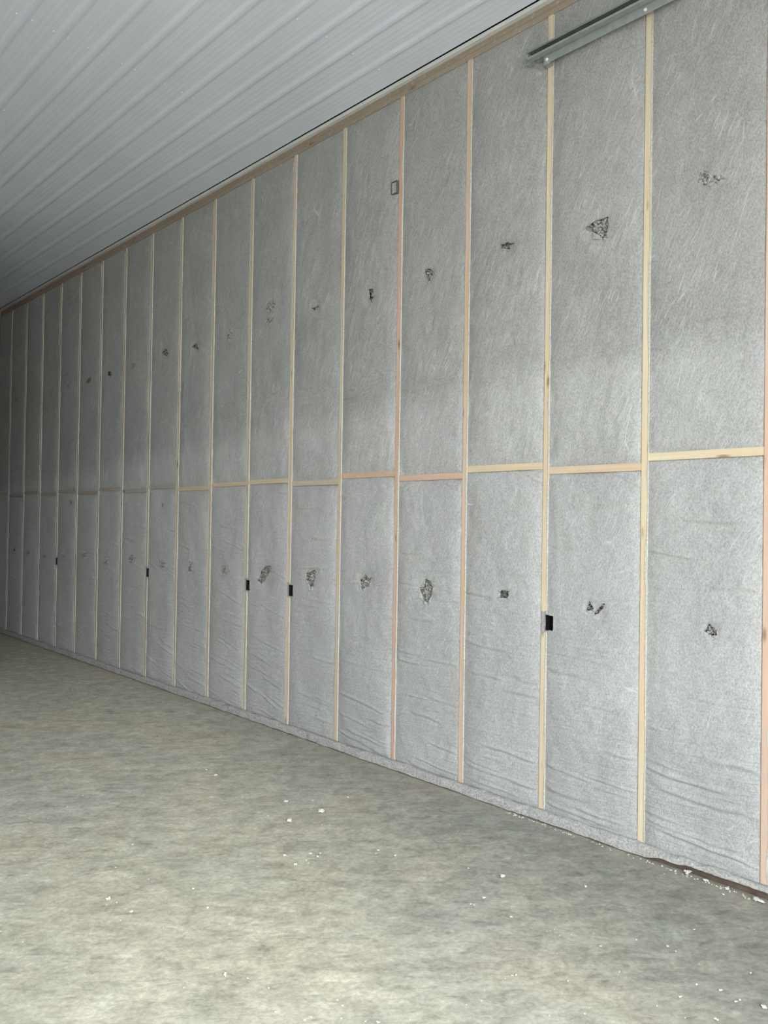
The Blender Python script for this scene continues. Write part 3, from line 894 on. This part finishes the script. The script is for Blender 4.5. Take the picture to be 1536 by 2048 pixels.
def put(px, py, w, label, group):
    global seq
    x, y = at_floor(px, py)
    if x > -0.055: x = -0.055 - 0.01
    depth = (np.array([x, y, 0]) - CAM) @ _f
    size = w * depth / F
    o = link('insulation_tuft', BL[seq % 5]); seq += 1
    o.location = (x, y, 0.0003); s = size * random.uniform(.72, .95)
    o.scale = (s, s * random.uniform(.6, 1), s * random.uniform(.8, 1.1)); o.rotation_euler = (0, 0, random.uniform(0, 6.28))
    props(o, label, 'insulation tuft', group)
for px, py, w, lab, gp in TU: put(px, py, w, lab, gp)
for gp, where, L in clusters:
    L = sorted(L)
    for i, (px, py, w) in enumerate(L):
        put(px, py, w, ORD[i] + ' from left of ' + NUM[len(L)] + ' tiny white flakes ' + where, gp)

# crumbs nobody could count: scattered grains on the slab and fluff caught along the sill
V, Q = [], []
rg = random.Random(5)
def crumb(x, y, r, z=0.0):
    b0 = len(V)
    for i in range(4):
        a = i * 1.571 + rg.uniform(-.5, .5); q = r * rg.uniform(.6, 1.3)
        V.append((x + q * math.cos(a), y + q * math.sin(a), z + .0002))
    for i in range(4):
        V.append((V[b0 + i][0] * .5 + x * .5 + rg.uniform(-r, r) * .2, V[b0 + i][1] * .5 + y * .5, z + r * rg.uniform(.4, 1.1)))
    for i in range(4): Q.append((b0 + i, b0 + (i + 1) % 4, b0 + 4 + (i + 1) % 4, b0 + 4 + i))
    Q.append((b0 + 4, b0 + 5, b0 + 6, b0 + 7))
for i in range(420):
    x, y = rg.uniform(-4.2, -0.08), rg.uniform(0.9, 8.5)
    crumb(x, y, rg.uniform(.0012, .0034))
for c in range(26):
    cx, cy = rg.uniform(-3.4, -0.3), rg.uniform(1.2, 5.5)
    for i in range(9): crumb(cx + rg.gauss(0, .09), cy + rg.gauss(0, .09), rg.uniform(.0015, .0045))
for i in range(170):
    y = rg.uniform(1.2, 2.75)
    crumb(-0.060 - abs(rg.gauss(0, .012)), y, rg.uniform(.002, .0065))
for i in range(120):
    y = rg.uniform(2.7, 8)
    crumb(-0.058 - abs(rg.gauss(0, .010)), y, rg.uniform(.0015, .004))
cr = link('insulation_crumbs', mesh_np('insulation_crumbs', V, Q), TUFT)
props(cr, 'white insulation crumbs scattered over the concrete and along the sill', 'crumbs', None, 'stuff')
V, Q = [], []
for i in range(60):
    y = rg.uniform(1.2, 2.6)
    crumb(rg.uniform(-.034, -.012), y, rg.uniform(.003, .007), 0.047)
lc = link('ledge_crumbs', mesh_np('ledge_crumbs', V, Q), TUFT, WR)
lc['kind'] = 'stuff'
